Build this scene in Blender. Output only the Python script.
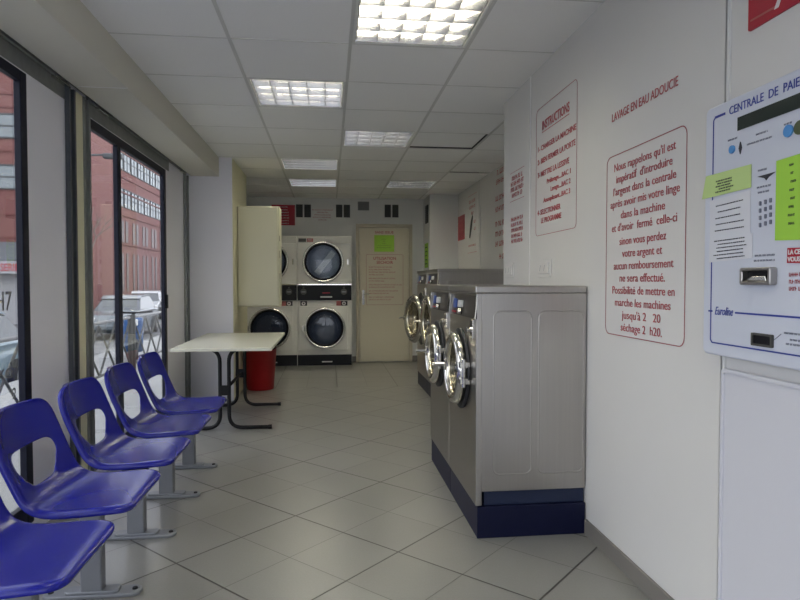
import bpy, bmesh, math, random
from mathutils import Vector, Matrix
random.seed(4)
S = bpy.context.scene
for o in list(bpy.data.objects): bpy.data.objects.remove(o)
COL = S.collection
R = math.radians; PI = math.pi

# ------------------------------------------------------------------ camera
cam = bpy.data.objects.new('camera', bpy.data.cameras.new('camera')); COL.objects.link(cam)
cam.location = (0, 0, 1.21)
cam.data.sensor_width = 36; cam.data.lens = 610 / 800 * 36
cam.data.clip_start = 0.02; cam.data.clip_end = 400
yaw = math.atan(71 / 610); pitch = math.atan(18 / 610)
cam.rotation_euler = (PI / 2 - pitch, 0, -yaw)
S.camera = cam

# ------------------------------------------------------------------ sky and exposure
W = bpy.data.worlds.new('overcast_sky'); S.world = W; W.use_nodes = True
bg = W.node_tree.nodes['Background']
bg.inputs['Color'].default_value = (0.85, 0.90, 1.0, 1); bg.inputs['Strength'].default_value = 3.2
S.view_settings.view_transform = 'Standard'; S.view_settings.look = 'None'
S.view_settings.exposure = -0.20; S.view_settings.gamma = 1; S.view_settings.use_curve_mapping = False
LAMP = 34.0           # strength of the fluorescent tubes
LAMP_COL = (1.0, 0.95, 0.76)

def portal(name, loc, rot, sx, sy):
    l = bpy.data.lights.new(name, 'AREA'); l.shape = 'RECTANGLE'; l.size = sx; l.size_y = sy
    l.cycles.is_portal = True
    o = bpy.data.objects.new(name, l); o.location = loc; o.rotation_euler = rot; COL.objects.link(o)
portal('daylight_portal', (-1.62, 1.1, 1.15), (0, -PI / 2, 0), 2.2, 4.2)
portal('daylight_portal', (-1.62, 4.8, 1.15), (0, -PI / 2, 0), 2.2, 1.9)
portal('daylight_portal', (-0.1, -1.55, 1.1), (PI / 2, 0, 0), 2.3, 2.1)

# ------------------------------------------------------------------ materials
def new_mat(name):
    m = bpy.data.materials.new(name); m.use_nodes = True
    return m, m.node_tree.nodes, m.node_tree.links, m.node_tree.nodes['Principled BSDF']
def mat(name, col, rough=0.5, metal=0.0, var=0.0, scale=8.0, bump=0.0, coat=0.0, spec=0.5, stretch=None):
    m, N, L, b = new_mat(name)
    b.inputs['Base Color'].default_value = (*col, 1)
    b.inputs['Roughness'].default_value = rough; b.inputs['Metallic'].default_value = metal
    b.inputs['Coat Weight'].default_value = coat; b.inputs['Specular IOR Level'].default_value = spec
    if var or bump:
        tc = N.new('ShaderNodeTexCoord'); mp = N.new('ShaderNodeMapping')
        if stretch: mp.inputs['Scale'].default_value = stretch
        n = N.new('ShaderNodeTexNoise'); n.inputs['Scale'].default_value = scale; n.inputs['Detail'].default_value = 4
        L.new(tc.outputs['Object'], mp.inputs[0]); L.new(mp.outputs[0], n.inputs[0])
        if var:
            mx = N.new('ShaderNodeMix'); mx.data_type = 'RGBA'
            mx.inputs[6].default_value = (*[c * (1 - var) for c in col], 1)
            mx.inputs[7].default_value = (*[min(1, c * (1 + var)) for c in col], 1)
            L.new(n.outputs['Fac'], mx.inputs[0]); L.new(mx.outputs[2], b.inputs['Base Color'])
        if bump:
            bp = N.new('ShaderNodeBump'); bp.inputs['Strength'].default_value = bump; bp.inputs['Distance'].default_value = 0.002
            L.new(n.outputs['Fac'], bp.inputs['Height']); L.new(bp.outputs[0], b.inputs['Normal'])
    return m
def emit(name, col, s):
    m, N, L, b = new_mat(name)
    b.inputs['Base Color'].default_value = (*col, 1)
    b.inputs['Emission Color'].default_value = (*col, 1); b.inputs['Emission Strength'].default_value = s
    return m
def glass(name, tint=(1, 1, 1), refl=0.08, rough=0.0, gcol=(1, 1, 1)):
    m = bpy.data.materials.new(name); m.use_nodes = True; N = m.node_tree.nodes; L = m.node_tree.links; N.clear()
    out = N.new('ShaderNodeOutputMaterial'); t = N.new('ShaderNodeBsdfTransparent'); g = N.new('ShaderNodeBsdfGlossy')
    mx = N.new('ShaderNodeMixShader'); lw = N.new('ShaderNodeLayerWeight'); lw.inputs[0].default_value = 0.25
    mm = N.new('ShaderNodeMath'); mm.operation = 'MULTIPLY_ADD'; mm.inputs[1].default_value = 0.22; mm.inputs[2].default_value = refl
    t.inputs[0].default_value = (*tint, 1); g.inputs['Roughness'].default_value = rough; g.inputs[0].default_value = (*gcol, 1)
    L.new(lw.outputs['Fresnel'], mm.inputs[0]); L.new(mm.outputs[0], mx.inputs[0])
    L.new(t.outputs[0], mx.inputs[1]); L.new(g.outputs[0], mx.inputs[2]); L.new(mx.outputs[0], out.inputs[0])
    return m

M = {}
M['wall'] = mat('white_wall_panel', (0.72, 0.71, 0.69), 0.27, var=0.02, scale=2, spec=0.4)
M['wall_paint'] = mat('white_wall_paint', (0.68, 0.68, 0.66), 0.7, var=0.03, scale=3)
M['pier'] = mat('pale_grey_paint', (0.82, 0.81, 0.86), 0.7, var=0.02, scale=3)
M['cream'] = mat('cream_paint', (0.68, 0.65, 0.46), 0.55, var=0.03, scale=3)
M['soffit'] = mat('grey_white_boxing', (0.62, 0.60, 0.52), 0.6, var=0.03, scale=3)
M['tile'] = mat('ceiling_board', (0.86, 0.86, 0.85), 0.85, var=0.05, scale=160, bump=0.35)
M['tbar'] = mat('ceiling_runner', (0.62, 0.62, 0.60), 0.5)
M['void'] = mat('painted_gap_shade', (0.03, 0.03, 0.03), 0.9)  # near-black colour standing for the shade inside gaps
M['black'] = mat('black_plastic', (0.008, 0.008, 0.010), 0.4, spec=0.25)
M['blackmetal'] = mat('black_paint_tube', (0.008, 0.008, 0.010), 0.5, spec=0.3)
M['frame'] = mat('dark_navy_frame', (0.006, 0.007, 0.018), 0.45, spec=0.22)
M['rail'] = mat('grey_shutter_rail', (0.26, 0.27, 0.26), 0.45, 0.5, var=0.2, scale=20)
M['raildark'] = mat('dark_shutter_rail', (0.09, 0.10, 0.11), 0.4, 0.4, var=0.2, scale=20)
M['steel'] = mat('brushed_steel', (0.43, 0.41, 0.385), 0.33, 1.0, var=0.06, scale=3, stretch=(40, 40, 1), bump=0.03)
M['steelfront'] = mat('brushed_front_steel', (0.42, 0.40, 0.38), 0.28, 1.0, var=0.06, scale=3, stretch=(40, 40, 1))
M['chrome'] = mat('polished_chrome', (0.75, 0.73, 0.68), 0.12, 1.0)
M['goldsheen'] = mat('gold_reflection_metal', (0.72, 0.67, 0.54), 0.18, 1.0)  # warm colour put in for gold reflections on the inner rim
M['navy'] = mat('navy_plinth', (0.004, 0.006, 0.030), 0.4, var=0.15, scale=10, spec=0.25)
M['navylight'] = mat('blue_grey_base', (0.016, 0.024, 0.058), 0.5, spec=0.3)
M['gasket'] = mat('dark_rubber', (0.02, 0.02, 0.022), 0.5)
M['panelbrown'] = mat('dark_control_fascia', (0.035, 0.028, 0.026), 0.3)
M['blueknob'] = mat('blue_sticker', (0.05, 0.10, 0.35), 0.4)
M['white'] = mat('white_enamel', (0.78, 0.77, 0.72), 0.35, var=0.02, scale=3)
M['bright'] = mat('white_plastic', (0.75, 0.75, 0.73), 0.4)
M['kiosk'] = mat('pale_blue_white_enamel', (0.62, 0.65, 0.74), 0.3, spec=0.4)
M['kioskblue'] = mat('blue_print', (0.02, 0.04, 0.30), 0.5)
M['redprint'] = mat('red_vinyl', (0.40, 0.055, 0.065), 0.5)
M['redfaint'] = mat('faded_red_vinyl', (0.44, 0.13, 0.12), 0.5)
M['borderprint'] = mat('dark_red_line', (0.34, 0.07, 0.08), 0.5)
M['red'] = mat('red_sign', (0.42, 0.01, 0.03), 0.4)
M['redbin'] = mat('red_plastic', (0.36, 0.006, 0.010), 0.4, var=0.1, scale=6)
M['green'] = mat('lime_green_paper', (0.34, 0.62, 0.06), 0.7)
M['palegreen'] = mat('pale_green_paper', (0.50, 0.66, 0.26), 0.7)
M['paper'] = mat('white_paper', (0.68, 0.69, 0.74), 0.7)
M['ink'] = mat('black_print', (0.03, 0.03, 0.04), 0.6)
M['greyink'] = mat('grey_print', (0.18, 0.19, 0.25), 0.6)
M['whiteink'] = mat('white_print', (0.75, 0.72, 0.72), 0.5)
M['slotglass'] = mat('dark_display', (0.025, 0.035, 0.03), 0.2)
M['skyblue'] = mat('sky_blue_button', (0.08, 0.28, 0.62), 0.3)
M['olive'] = mat('olive_button', (0.08, 0.10, 0.05), 0.3)
M['door'] = mat('beige_door', (0.64, 0.59, 0.46), 0.5, var=0.02, scale=3)
M['doorframe'] = mat('beige_door_casing', (0.52, 0.47, 0.36), 0.5)
M['vent'] = mat('dark_grille', (0.06, 0.06, 0.055), 0.6)
M['ventgrey'] = mat('grey_grille', (0.22, 0.22, 0.22), 0.6)
M['cabinet'] = mat('beige_enamel', (0.68, 0.65, 0.49), 0.45, var=0.02, scale=3)
M['seat'] = mat('blue_seat_plastic', (0.005, 0.008, 0.24), 0.24, var=0.08, scale=5, spec=0.45)
M['post'] = mat('grey_powder_coat', (0.23, 0.24, 0.26), 0.45, 0.3, var=0.08, scale=12)
M['tabletop'] = mat('cream_laminate', (0.78, 0.77, 0.64), 0.22, var=0.01, scale=3)
M['tube'] = emit('fluorescent_tube', LAMP_COL, LAMP)
M['reflector'] = mat('white_reflector', (0.75, 0.75, 0.72), 0.35)
M['louvre'] = mat('bright_louvre', (0.70, 0.70, 0.72), 0.16, 1.0)
M['skirting'] = mat('brown_grey_skirting', (0.20, 0.185, 0.17), 0.5, var=0.08, scale=6)
M['windowglass'] = glass('window_glass', (0.95, 0.95, 0.95), 0.04)
M['drumglass'] = glass('porthole_glass', (0.86, 0.90, 0.97), 0.04, 0.02)
M['goldsheenglass'] = glass('porthole_bowl_glass', (0.62, 0.58, 0.46), 0.14, 0.04)  # tint carries the gold reflections of the inner dish
M['drum'] = mat('lit_drum_steel', (0.34, 0.36, 0.41), 0.45, 0.3, var=0.35, scale=5)  # lighter copy: the lit look of the upper dryer drum is painted in
M['drumdark'] = mat('shaded_drum_steel', (0.055, 0.065, 0.085), 0.4, 0.2, var=0.6, scale=5)  # darker copy: shade inside the drums put into the colour
M['brick'] = mat('red_facade', (0.185, 0.072, 0.064), 0.8, var=0.08, scale=0.4)
M['brickdark'] = mat('red_facade_course', (0.14, 0.042, 0.036), 0.8)
M['facglass'] = mat('facade_glazing', (0.16, 0.19, 0.20), 0.12, spec=0.9, var=0.4, scale=0.8)
M['facframe'] = mat('facade_window_frame', (0.05, 0.055, 0.06), 0.5)
M['asphalt'] = mat('asphalt', (0.12, 0.12, 0.125), 0.8, var=0.15, scale=2)
M['pavement'] = mat('pavement', (0.30, 0.30, 0.29), 0.8, var=0.1, scale=3)
M['shopwhite'] = mat('white_shop_front', (0.34, 0.34, 0.35), 0.6, var=0.05, scale=1)
M['awning'] = mat('grey_awning', (0.10, 0.11, 0.12), 0.7)
M['panelgrey'] = mat('pale_lilac_grey_metal', (0.66, 0.66, 0.71), 0.32)
M['facdark'] = mat('matte_facade_pane', (0.070, 0.040, 0.038), 0.4)  # matte grey-brown for the lower window panes
M['tyre'] = mat('tyre', (0.02, 0.02, 0.02), 0.8)
M['carglass'] = mat('car_glazing', (0.05, 0.06, 0.07), 0.08, spec=0.8)
M['carwhite'] = mat('white_car_paint', (0.36, 0.37, 0.38), 0.25, coat=0.5)
M['cargrey'] = mat('grey_car_paint', (0.11, 0.13, 0.14), 0.25, coat=0.5)
M['carblue'] = mat('pale_blue_car_paint', (0.18, 0.26, 0.31), 0.25, coat=0.5)
M['scooter'] = mat('blue_scooter_paint', (0.02, 0.09, 0.26), 0.3, coat=0.5)
M['bark'] = mat('grey_bark', (0.16, 0.13, 0.11), 0.9, var=0.2, scale=8)

# floor: diagonal tiles, then a straight laid field at the far end
def floor_material():
    m, N, L, b = new_mat('beige_floor_tiles')
    tc = N.new('ShaderNodeTexCoord'); sep = N.new('ShaderNodeSeparateXYZ')
    L.new(tc.outputs['Object'], sep.inputs[0])
    def math_(op, a, b2=None, c=None):
        n = N.new('ShaderNodeMath'); n.operation = op
        for i, v in enumerate((a, b2, c)):
            if v is None: continue
            if isinstance(v, (int, float)): n.inputs[i].default_value = v
            else: L.new(v, n.inputs[i])
        return n.outputs[0]
    x = sep.outputs[0]; y = sep.outputs[1]
    T = 0.340; k = 0.70710678 / T
    x0 = math_('ADD', x, 0.176); y0 = math_('SUBTRACT', y, 3.164)
    u = math_('MULTIPLY', math_('ADD', x0, y0), k); v = math_('MULTIPLY', math_('SUBTRACT', y0, x0), k)
    T2 = 0.350
    us = math_('DIVIDE', math_('ADD', x, 0.61), T2); vs = math_('DIVIDE', math_('SUBTRACT', y, 7.03), T2 * 1.0)
    far = math_('GREATER_THAN', y, 7.03)
    def sel(a, c2):
        mx = N.new('ShaderNodeMix'); L.new(far, mx.inputs[0]); L.new(a, mx.inputs[2]); L.new(c2, mx.inputs[3]); return mx.outputs[0]
    uu = sel(u, us); vv = sel(v, vs)
    def edge(t, odd=0.0):
        h = math_('MULTIPLY', math_('ADD', t, odd), 0.5); f = math_('FRACT', h); d = math_('MINIMUM', f, math_('SUBTRACT', 1.0, f)); return math_('MULTIPLY', d, T * 2)
    d = math_('MINIMUM', edge(uu), edge(vv)); dthin = math_('MINIMUM', edge(uu, 1.0), edge(vv, 1.0))
    gr = N.new('ShaderNodeMapRange'); gr.inputs[1].default_value = 0.0030; gr.inputs[2].default_value = 0.0052
    L.new(d, gr.inputs[0])
    g2 = N.new('ShaderNodeMapRange'); g2.inputs[1].default_value = 0.0012; g2.inputs[2].default_value = 0.0034; g2.inputs[3].default_value = 0.35; L.new(dthin, g2.inputs[0])
    grm = math_('MINIMUM', gr.outputs[0], g2.outputs[0])
    cmb = N.new('ShaderNodeCombineXYZ'); L.new(math_('FLOOR', uu), cmb.inputs[0]); L.new(math_('FLOOR', vv), cmb.inputs[1])
    wn = N.new('ShaderNodeTexWhiteNoise'); L.new(cmb.outputs[0], wn.inputs[0])
    n = N.new('ShaderNodeTexNoise'); n.inputs['Scale'].default_value = 130; n.inputs['Detail'].default_value = 3
    L.new(tc.outputs['Object'], n.inputs[0])
    n2 = N.new('ShaderNodeTexNoise'); n2.inputs['Scale'].default_value = 2.2; L.new(tc.outputs['Object'], n2.inputs[0])
    val = math_('ADD', math_('MULTIPLY', wn.outputs[0], 0.10), math_('ADD', math_('MULTIPLY', n.outputs['Fac'], 0.22), math_('MULTIPLY', n2.outputs['Fac'], 0.12)))
    val = math_('ADD', val, 0.80)
    mul = N.new('ShaderNodeVectorMath'); mul.operation = 'SCALE'; mul.inputs[0].default_value = (0.235, 0.233, 0.220); L.new(val, mul.inputs['Scale'])
    mx = N.new('ShaderNodeMix'); mx.data_type = 'RGBA'
    mx.inputs[6].default_value = (0.055, 0.05, 0.045, 1); L.new(grm, mx.inputs[0]); L.new(mul.outputs[0], mx.inputs[7])
    L.new(mx.outputs[2], b.inputs['Base Color'])
    b.inputs['Roughness'].default_value = 0.30; b.inputs['Specular IOR Level'].default_value = 0.45
    bp = N.new('ShaderNodeBump'); bp.inputs['Strength'].default_value = 0.5; bp.inputs['Distance'].default_value = 0.002
    L.new(grm, bp.inputs['Height']); L.new(bp.outputs[0], b.inputs['Normal'])
    return m
M['floor'] = floor_material()

# ------------------------------------------------------------------ mesh helpers
def link_mesh(name, bm, mt, parent=None, smooth=False, bevel=0, seg=2, loc=None):
    me = bpy.data.meshes.new(name)
    bmesh.ops.recalc_face_normals(bm, faces=bm.faces); bm.to_mesh(me); bm.free()
    o = bpy.data.objects.new(name, me); COL.objects.link(o)
    me.materials.append(M[mt] if isinstance(mt, str) else mt)
    if smooth:
        for p in me.polygons: p.use_smooth = True
    if bevel:
        b = o.modifiers.new('bevel', 'BEVEL'); b.width = bevel; b.segments = seg; b.limit_method = 'ANGLE'; b.angle_limit = R(40)
        b.harden_normals = False
    if parent: o.parent = parent
    if loc: o.location = loc
    return o
def add_box(bm, x0, x1, y0, y1, z0, z1):
    vs = [bm.verts.new((x, y, z)) for x in (x0, x1) for y in (y0, y1) for z in (z0, z1)]
    for f in ((0, 1, 3, 2), (4, 6, 7, 5), (0, 4, 5, 1), (2, 3, 7, 6), (0, 2, 6, 4), (1, 5, 7, 3)):
        bm.faces.new([vs[i] for i in f])
def boxes(*bs):
    bm = bmesh.new()
    for b in bs: add_box(bm, *b)
    return bm
def add_tube(bm, pts, r, seg=12, caps=True):
    pts = [Vector(p) for p in pts]; rings = []; n = None
    for i, p in enumerate(pts):
        t = (pts[min(i + 1, len(pts) - 1)] - pts[max(i - 1, 0)]).normalized()
        if n is None:
            a = Vector((0, 0, 1)) if abs(t.z) < 0.9 else Vector((1, 0, 0)); n = t.cross(a).normalized()
        else: n = (n - t * n.dot(t)).normalized()
        bvec = t.cross(n); rr = r[i] if isinstance(r, (list, tuple)) else r
        rings.append([bm.verts.new(p + (n * math.cos(2 * PI * k / seg) + bvec * math.sin(2 * PI * k / seg)) * rr) for k in range(seg)])
    for a, b in zip(rings, rings[1:]):
        for k in range(seg): bm.faces.new((a[k], a[(k + 1) % seg], b[(k + 1) % seg], b[k]))
    if caps: bm.faces.new(rings[0][::-1]); bm.faces.new(rings[-1])
def tubes(*ts, seg=12):
    bm = bmesh.new()
    for pts, r in ts: add_tube(bm, pts, r, seg)
    return bm
def fillet(pts, r, n=6):
    pts = [Vector(p) for p in pts]; out = [pts[0]]
    for a, b, c in zip(pts, pts[1:], pts[2:]):
        d1 = (a - b).normalized(); d2 = (c - b).normalized(); ang = d1.angle(d2); t = min(r / math.tan(ang / 2), (a - b).length * .49, (c - b).length * .49)
        p1 = b + d1 * t; p2 = b + d2 * t
        for i in range(n + 1):
            s = i / n; out.append((1 - s) ** 2 * p1 + 2 * s * (1 - s) * b + s * s * p2)
    out.append(pts[-1]); return out
def add_lathe(bm, prof, c, axis='X', seg=40, close=False):
    """prof: (radius, offset along axis)"""
    rings = []
    for r, h in prof:
        ring = []
        for k in range(seg):
            a = 2 * PI * k / seg; u, v = r * math.cos(a), r * math.sin(a)
            p = {'X': (h, u, v), 'Y': (u, h, v), 'Z': (u, v, h)}[axis]
            ring.append(bm.verts.new((c[0] + p[0], c[1] + p[1], c[2] + p[2])))
        rings.append(ring)
    pairs = list(zip(rings, rings[1:])) + ([(rings[-1], rings[0])] if close else [])
    for a, b in pairs:
        for k in range(seg): bm.faces.new((a[k], a[(k + 1) % seg], b[(k + 1) % seg], b[k]))
    if not close:
        if prof[0][0] > 1e-4: bm.faces.new(rings[0])
        if prof[-1][0] > 1e-4: bm.faces.new(rings[-1])
    bmesh.ops.remove_doubles(bm, verts=bm.verts, dist=1e-6)
def lathe(prof, c=(0, 0, 0), axis='X', seg=40, close=False):
    bm = bmesh.new(); add_lathe(bm, prof, c, axis, seg, close); return bm
def rrect(w, h, r, n=6, cx=0, cy=0):
    pts = []
    for sx, sy, a0 in ((1, 1, 0), (-1, 1, 90), (-1, -1, 180), (1, -1, 270)):
        for i in range(n + 1):
            a = R(a0 + 90 * i / n); pts.append((cx + sx * (w / 2 - r) + r * math.cos(a), cy + sy * (h / 2 - r) + r * math.sin(a)))
    return pts
def frame_mat(o, xd, yd):
    xd = Vector(xd).normalized(); yd = Vector(yd).normalized(); zd = xd.cross(yd)
    m = Matrix((xd, yd, zd)).transposed().to_4x4(); m.translation = Vector(o); return m
def add_prism(bm, pts, z0, z1, mtx=Matrix()):
    a = [bm.verts.new(mtx @ Vector((x, y, z0))) for x, y in pts]; b = [bm.verts.new(mtx @ Vector((x, y, z1))) for x, y in pts]
    n = len(pts)
    for i in range(n): bm.faces.new((a[i], a[(i + 1) % n], b[(i + 1) % n], b[i]))
    bm.faces.new(a[::-1]); bm.faces.new(b)
def add_ring(bm, outer, inner, z0, z1, mtx=Matrix()):
    n = len(outer); V = []
    for pts in (outer, inner):
        for z in (z0, z1): V.append([bm.verts.new(mtx @ Vector((x, y, z))) for x, y in pts])
    o0, o1, i0, i1 = V
    for i in range(n):
        j = (i + 1) % n
        for q in ((o0, o1), (o1, i1), (i1, i0), (i0, o0)): bm.faces.new((q[0][i], q[0][j], q[1][j], q[1][i]))
def add_text(bm, body, size, x, y, mtx, align='CENTER', width=None, depth=0.0006, bold=0.0, shear=0.0):
    cu = bpy.data.curves.new('t', 'FONT'); cu.body = body; cu.size = size; cu.align_x = align
    cu.extrude = depth; cu.offset = bold; cu.resolution_u = 3; cu.shear = shear
    ob = bpy.data.objects.new('t', cu); COL.objects.link(ob)
    dg = bpy.context.evaluated_depsgraph_get(); me = bpy.data.meshes.new_from_object(ob.evaluated_get(dg))
    sx = 1.0
    if width and len(me.vertices):
        xs = [v.co.x for v in me.vertices]; sx = width / max(1e-5, max(xs) - min(xs))
    me.transform(mtx @ Matrix.Translation((x, y, 0.001)) @ Matrix.Diagonal((sx, 1, 1, 1)))
    bm.from_mesh(me); bpy.data.objects.remove(ob); bpy.data.curves.remove(cu); bpy.data.meshes.remove(me)
def add_words(bm, x0, x1, y, h, mtx, rnd):
    """an illegible line of print: broken strokes"""
    x = x0
    while x < x1 - h * 0.5:
        w = min(x1 - x, h * rnd.uniform(1.2, 3.2))
        g = x
        while g < x + w - h * .2:
            cw = h * rnd.uniform(.45, .6)
            for (a, b, c, d) in ((g, g + cw * .28, y, y + h), (g, g + cw * .8, y + h * rnd.choice((0, .4, .78)), None, )):
                d2 = d if d is not None else c + h * .22
                add_prism(bm, [(a, c), (b, c), (b, d2), (a, d2)], 0.0006, 0.0014, mtx)
            g += cw
        x += w + h * .5

def tag(o, label=None, cat=None, group=None, kind=None):
    if label: o['label'] = label
    if cat: o['category'] = cat
    if group: o['group'] = group
    if kind: o['kind'] = kind
    return o
def thing(name, loc, label, cat, group=None, rz=0):
    o = bpy.data.objects.new(name, None); COL.objects.link(o); o.location = loc; o.rotation_euler = (0, 0, rz)
    o.empty_display_size = 0.1
    return tag(o, label, cat, group)
def struct(name, bm, mt, **k):
    return tag(link_mesh(name, bm, mt, **k), kind='structure')
def dup(root, loc, label, rz=None):
    r = root.copy(); COL.objects.link(r); r.location = loc; r['label'] = label
    if rz is not None: r.rotation_euler = (0, 0, rz)
    for ch in list(root.children):
        c = ch.copy(); COL.objects.link(c); c.parent = r
        for g in list(ch.children):
            d = g.copy(); COL.objects.link(d); d.parent = c
    return r

# ================================================================== THE ROOM
CE = 2.46; XR = 1.225; XR2 = 1.84; XL = -1.415; YB = 9.2; YN = -1.5
struct('floor', boxes((-1.47, 1.9, YN, YB + .1, -0.1, 0)), 'floor')

# ceiling boards on a T-bar grid; some bays carry lights, two boards sit askew
GX = [-0.505 + 0.621 * i for i in range(-2, 6)]; GY = [3.25 + 0.61 * i for i in range(-8, 11)]
light_cells = {(3, 7): 0, (2, 9): 1, (3, 11): 2, (2, 13): 3, (2, 15): 4, (4, 15): 5, (2, 5): 6, (3, 3): 7}  # last two bays: unseen lights continuing the pattern, added for illumination
bm = bmesh.new()
for i in range(len(GX) - 1):
    for j in range(len(GY) - 1):
        if (i, j) in light_cells: continue
        x0, x1, y0, y1 = GX[i], GX[i + 1], GY[j], GY[j + 1]
        if (i, j) == (4, 11): x1 -= .032; y1 -= .075
        if (i, j) == (5, 13): y1 -= .06
        x1 = min(x1, 1.9); x0 = max(x0, -1.5)
        add_box(bm, x0, x1, y0, min(y1, YB + .05), CE + .002, CE + .006)
struct('ceiling', bm, 'tile')
bm = bmesh.new()
for x in GX:
    if -1.1 < x < 1.8: add_box(bm, x - .009, x + .009, GY[0], YB, CE - .002, CE + .006)
for j, y in enumerate(GY):
    if y < YB and y > YN:
        add_box(bm, -1.1, XR2, y - .004, y + .004, CE - .0005, CE + .006)
struct('trim_1', bm, 'tbar')
struct('ceiling_void', boxes((-1.6, 2.0, -1.7, 9.4, CE + .16, CE + .2)), 'void')  # dark sheet painted in for the unlit space over the boards

# right wall: near plane panels, end return, recessed wall
bm = boxes((XR, XR + .12, 1.788, 3.640, 0, CE + .1), (XR, XR + .12, 3.652, 4.2, 0, CE + .1), (XR + .006, XR + .12, 3.6, 3.7, 0, CE),
           (XR, XR + .12, YN, 1.772, 0, CE + .1), (XR + .03, XR + .12, 1.7, 1.9, 0, CE))
add_box(bm, XR + .12, XR2 + .1, 4.08, 4.2, 0, CE + .1)
struct('wall_right', bm, 'wall', bevel=.0015, seg=1)
bm = boxes((XR2, XR2 + .1, 4.2, 5.594, 0, CE + .1), (XR2, XR2 + .1, 5.606, 7.294, 0, CE + .1), (XR2, XR2 + .1, 7.312, YB, 0, CE + .1), (XR2 + .02, XR2 + .1, 5, 8, 0, CE))
struct('wall_recess', bm, 'wall', bevel=.0015, seg=1)
struct('trim_2', boxes((XR - .006, XR + .01, 1.758, 1.772, 0, CE)), 'bright', bevel=.002)
struct('wall_corner', boxes((1.43, XR2, 8.62, YB, 0, CE + .1)), 'wall_paint')
struct('wall_back', boxes((-1.6, 1.95, YB, YB + .12, 0, CE + .1)), 'wall_paint')
struct('baseboard_right', boxes((XR - .014, XR, YN, 2.77, 0, .075)), 'skirting', bevel=.003)
struct('baseboard_back', boxes((1.26, 1.43, YB - .012, YB, 0, .09), (.33, .405, YB - .012, YB, 0, .09)), 'skirting', bevel=.003)

# left side: facade wall, windows, shutter rails, boxing, pier
ZW = 2.19
struct('wall_left', boxes((XL - .03, XL, YN, 6.4, ZW, CE + .1), (XL - .03, XL, YN, 6.4, -.15, .06), (XL - .03, XL, 3.09, 3.79, .06, ZW),
                          (XL - .03, XL, 5.56, 6.4, .06, ZW), (XL - .03, XL, YN, -1.0, .06, ZW)), 'pier')
struct('wall_pier', boxes((-1.43, -.967, 6.34, 7.4, 0, CE + .1)), 'pier', bevel=.002)
struct('wall_alcove', boxes((-1.6, -1.42, 7.4, YB, 0, CE + .1)), 'wall_paint')
struct('ceiling_boxing', boxes((-1.366, -1.095, YN, 6.34, 2.27, CE + .1)), 'soffit', bevel=.002)
struct('trim_3', boxes((-1.35, -1.091, 3.515, 3.521, 2.2675, 2.272)), 'bright')
# unseen entrance side behind the camera: glazing added for fill daylight
struct('wall_entrance', boxes((-1.63, -1.15, YN - .1, YN, 0, CE + .1), (1.05, 1.3, YN - .1, YN, 0, CE + .1), (-1.15, 1.05, YN - .1, YN, 2.2, CE + .1)), 'wall_paint')
w3 = struct('window_3', boxes((-1.15, -1.09, YN - .08, YN - .02, 0, 2.2), (.99, 1.05, YN - .08, YN - .02, 0, 2.2), (-1.09, .99, YN - .08, YN - .02, 2.13, 2.2), (-1.09, .99, YN - .08, YN - .02, 0, .1), (-.08, -.02, YN - .08, YN - .02, .1, 2.13)), 'frame')
link_mesh('pane', boxes((-1.09, .99, YN - .053, YN - .047, .1, 2.13)), 'windowglass', w3)

def window(name, y0, y1, mull=(), z0=.06, z1=ZW, t=.085):
    xf0, xf1 = XL - .03, XL + .002
    bm = boxes((xf0, xf1, y0, y0 + t, z0, z1), (xf0, xf1, y1 - t, y1, z0, z1), (xf0, xf1, y0 + t, y1 - t, z1 - t * .8, z1), (xf0, xf1, y0 + t, y1 - t, z0, z0 + .10))
    for m0, m1 in mull: add_box(bm, xf0, xf1, m0, m1, z0 + .10, z1 - t * .8)
    w = struct(name, bm, 'frame', bevel=.004)
    link_mesh('pane', boxes((XL - .018, XL - .013, y0 + t - .005, y1 - t + .005, z0 + .09, z1 - t * .75)), 'windowglass', w)
    return w
w1 = window('window_1', -1.0, 3.09, ((1.0, 1.08),), t=.062)
w2 = window('window_2', 3.79, 5.56, ((4.33, 4.40),), t=.075)
link_mesh('lock', boxes((XL + .002, XL + .018, 5.51, 5.54, .98, 1.10)), 'black', w2, bevel=.004)
# shutter rails and the slot they run in
struct('trim_4', boxes((-1.412, -1.388, 3.505, 3.525, 0, 2.268), (-1.412, -1.388, 3.57, 3.59, 0, 2.268), (-1.412, -1.404, 3.525, 3.57, 0, 2.268)), 'raildark')
struct('trim_5', boxes((-1.412, -1.392, 3.59, 3.695, 0, 2.268)), 'cream', bevel=.003)
struct('trim_6', boxes((-1.412, -1.388, 3.695, 3.72, 0, 2.268), (-1.412, -1.388, 3.775, 3.80, 0, 2.268), (-1.412, -1.404, 3.72, 3.775, 0, 2.268)), 'rail')
struct('trim_7', boxes((-1.412, -1.388, 6.20, 6.22, 0, 2.268), (-1.412, -1.388, 6.31, 6.33, 0, 2.268), (-1.412, -1.404, 6.22, 6.31, 0, 2.268)), 'rail')
struct('trim_8', boxes((-1.412, -1.380, -1.4, 6.33, 2.30, 2.40)), 'void')  # dark filler painting the shade up inside the shutter slot
struct('trim_10', boxes((XL - .001, XL + .004, -1.4, 3.505, 2.195, 2.30), (XL - .001, XL + .004, 3.80, 5.66, 2.195, 2.30)), 'rail')
struct('trim_12', boxes((XR + .001, XR + .006, 3.640, 3.6415 + .0105, 0, CE)), 'rail')  # grey backing strip painting the shade in the panel joint
struct('trim_13', boxes((XR - .003, XR + .002, 3.626, 3.640, 0, CE)), 'bright')
struct('trim_11', boxes((XR + .006, XR + .03, 1.7725, 1.7875, 0, CE)), 'void')  # dark strip painting the shade inside the wall groove
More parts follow.
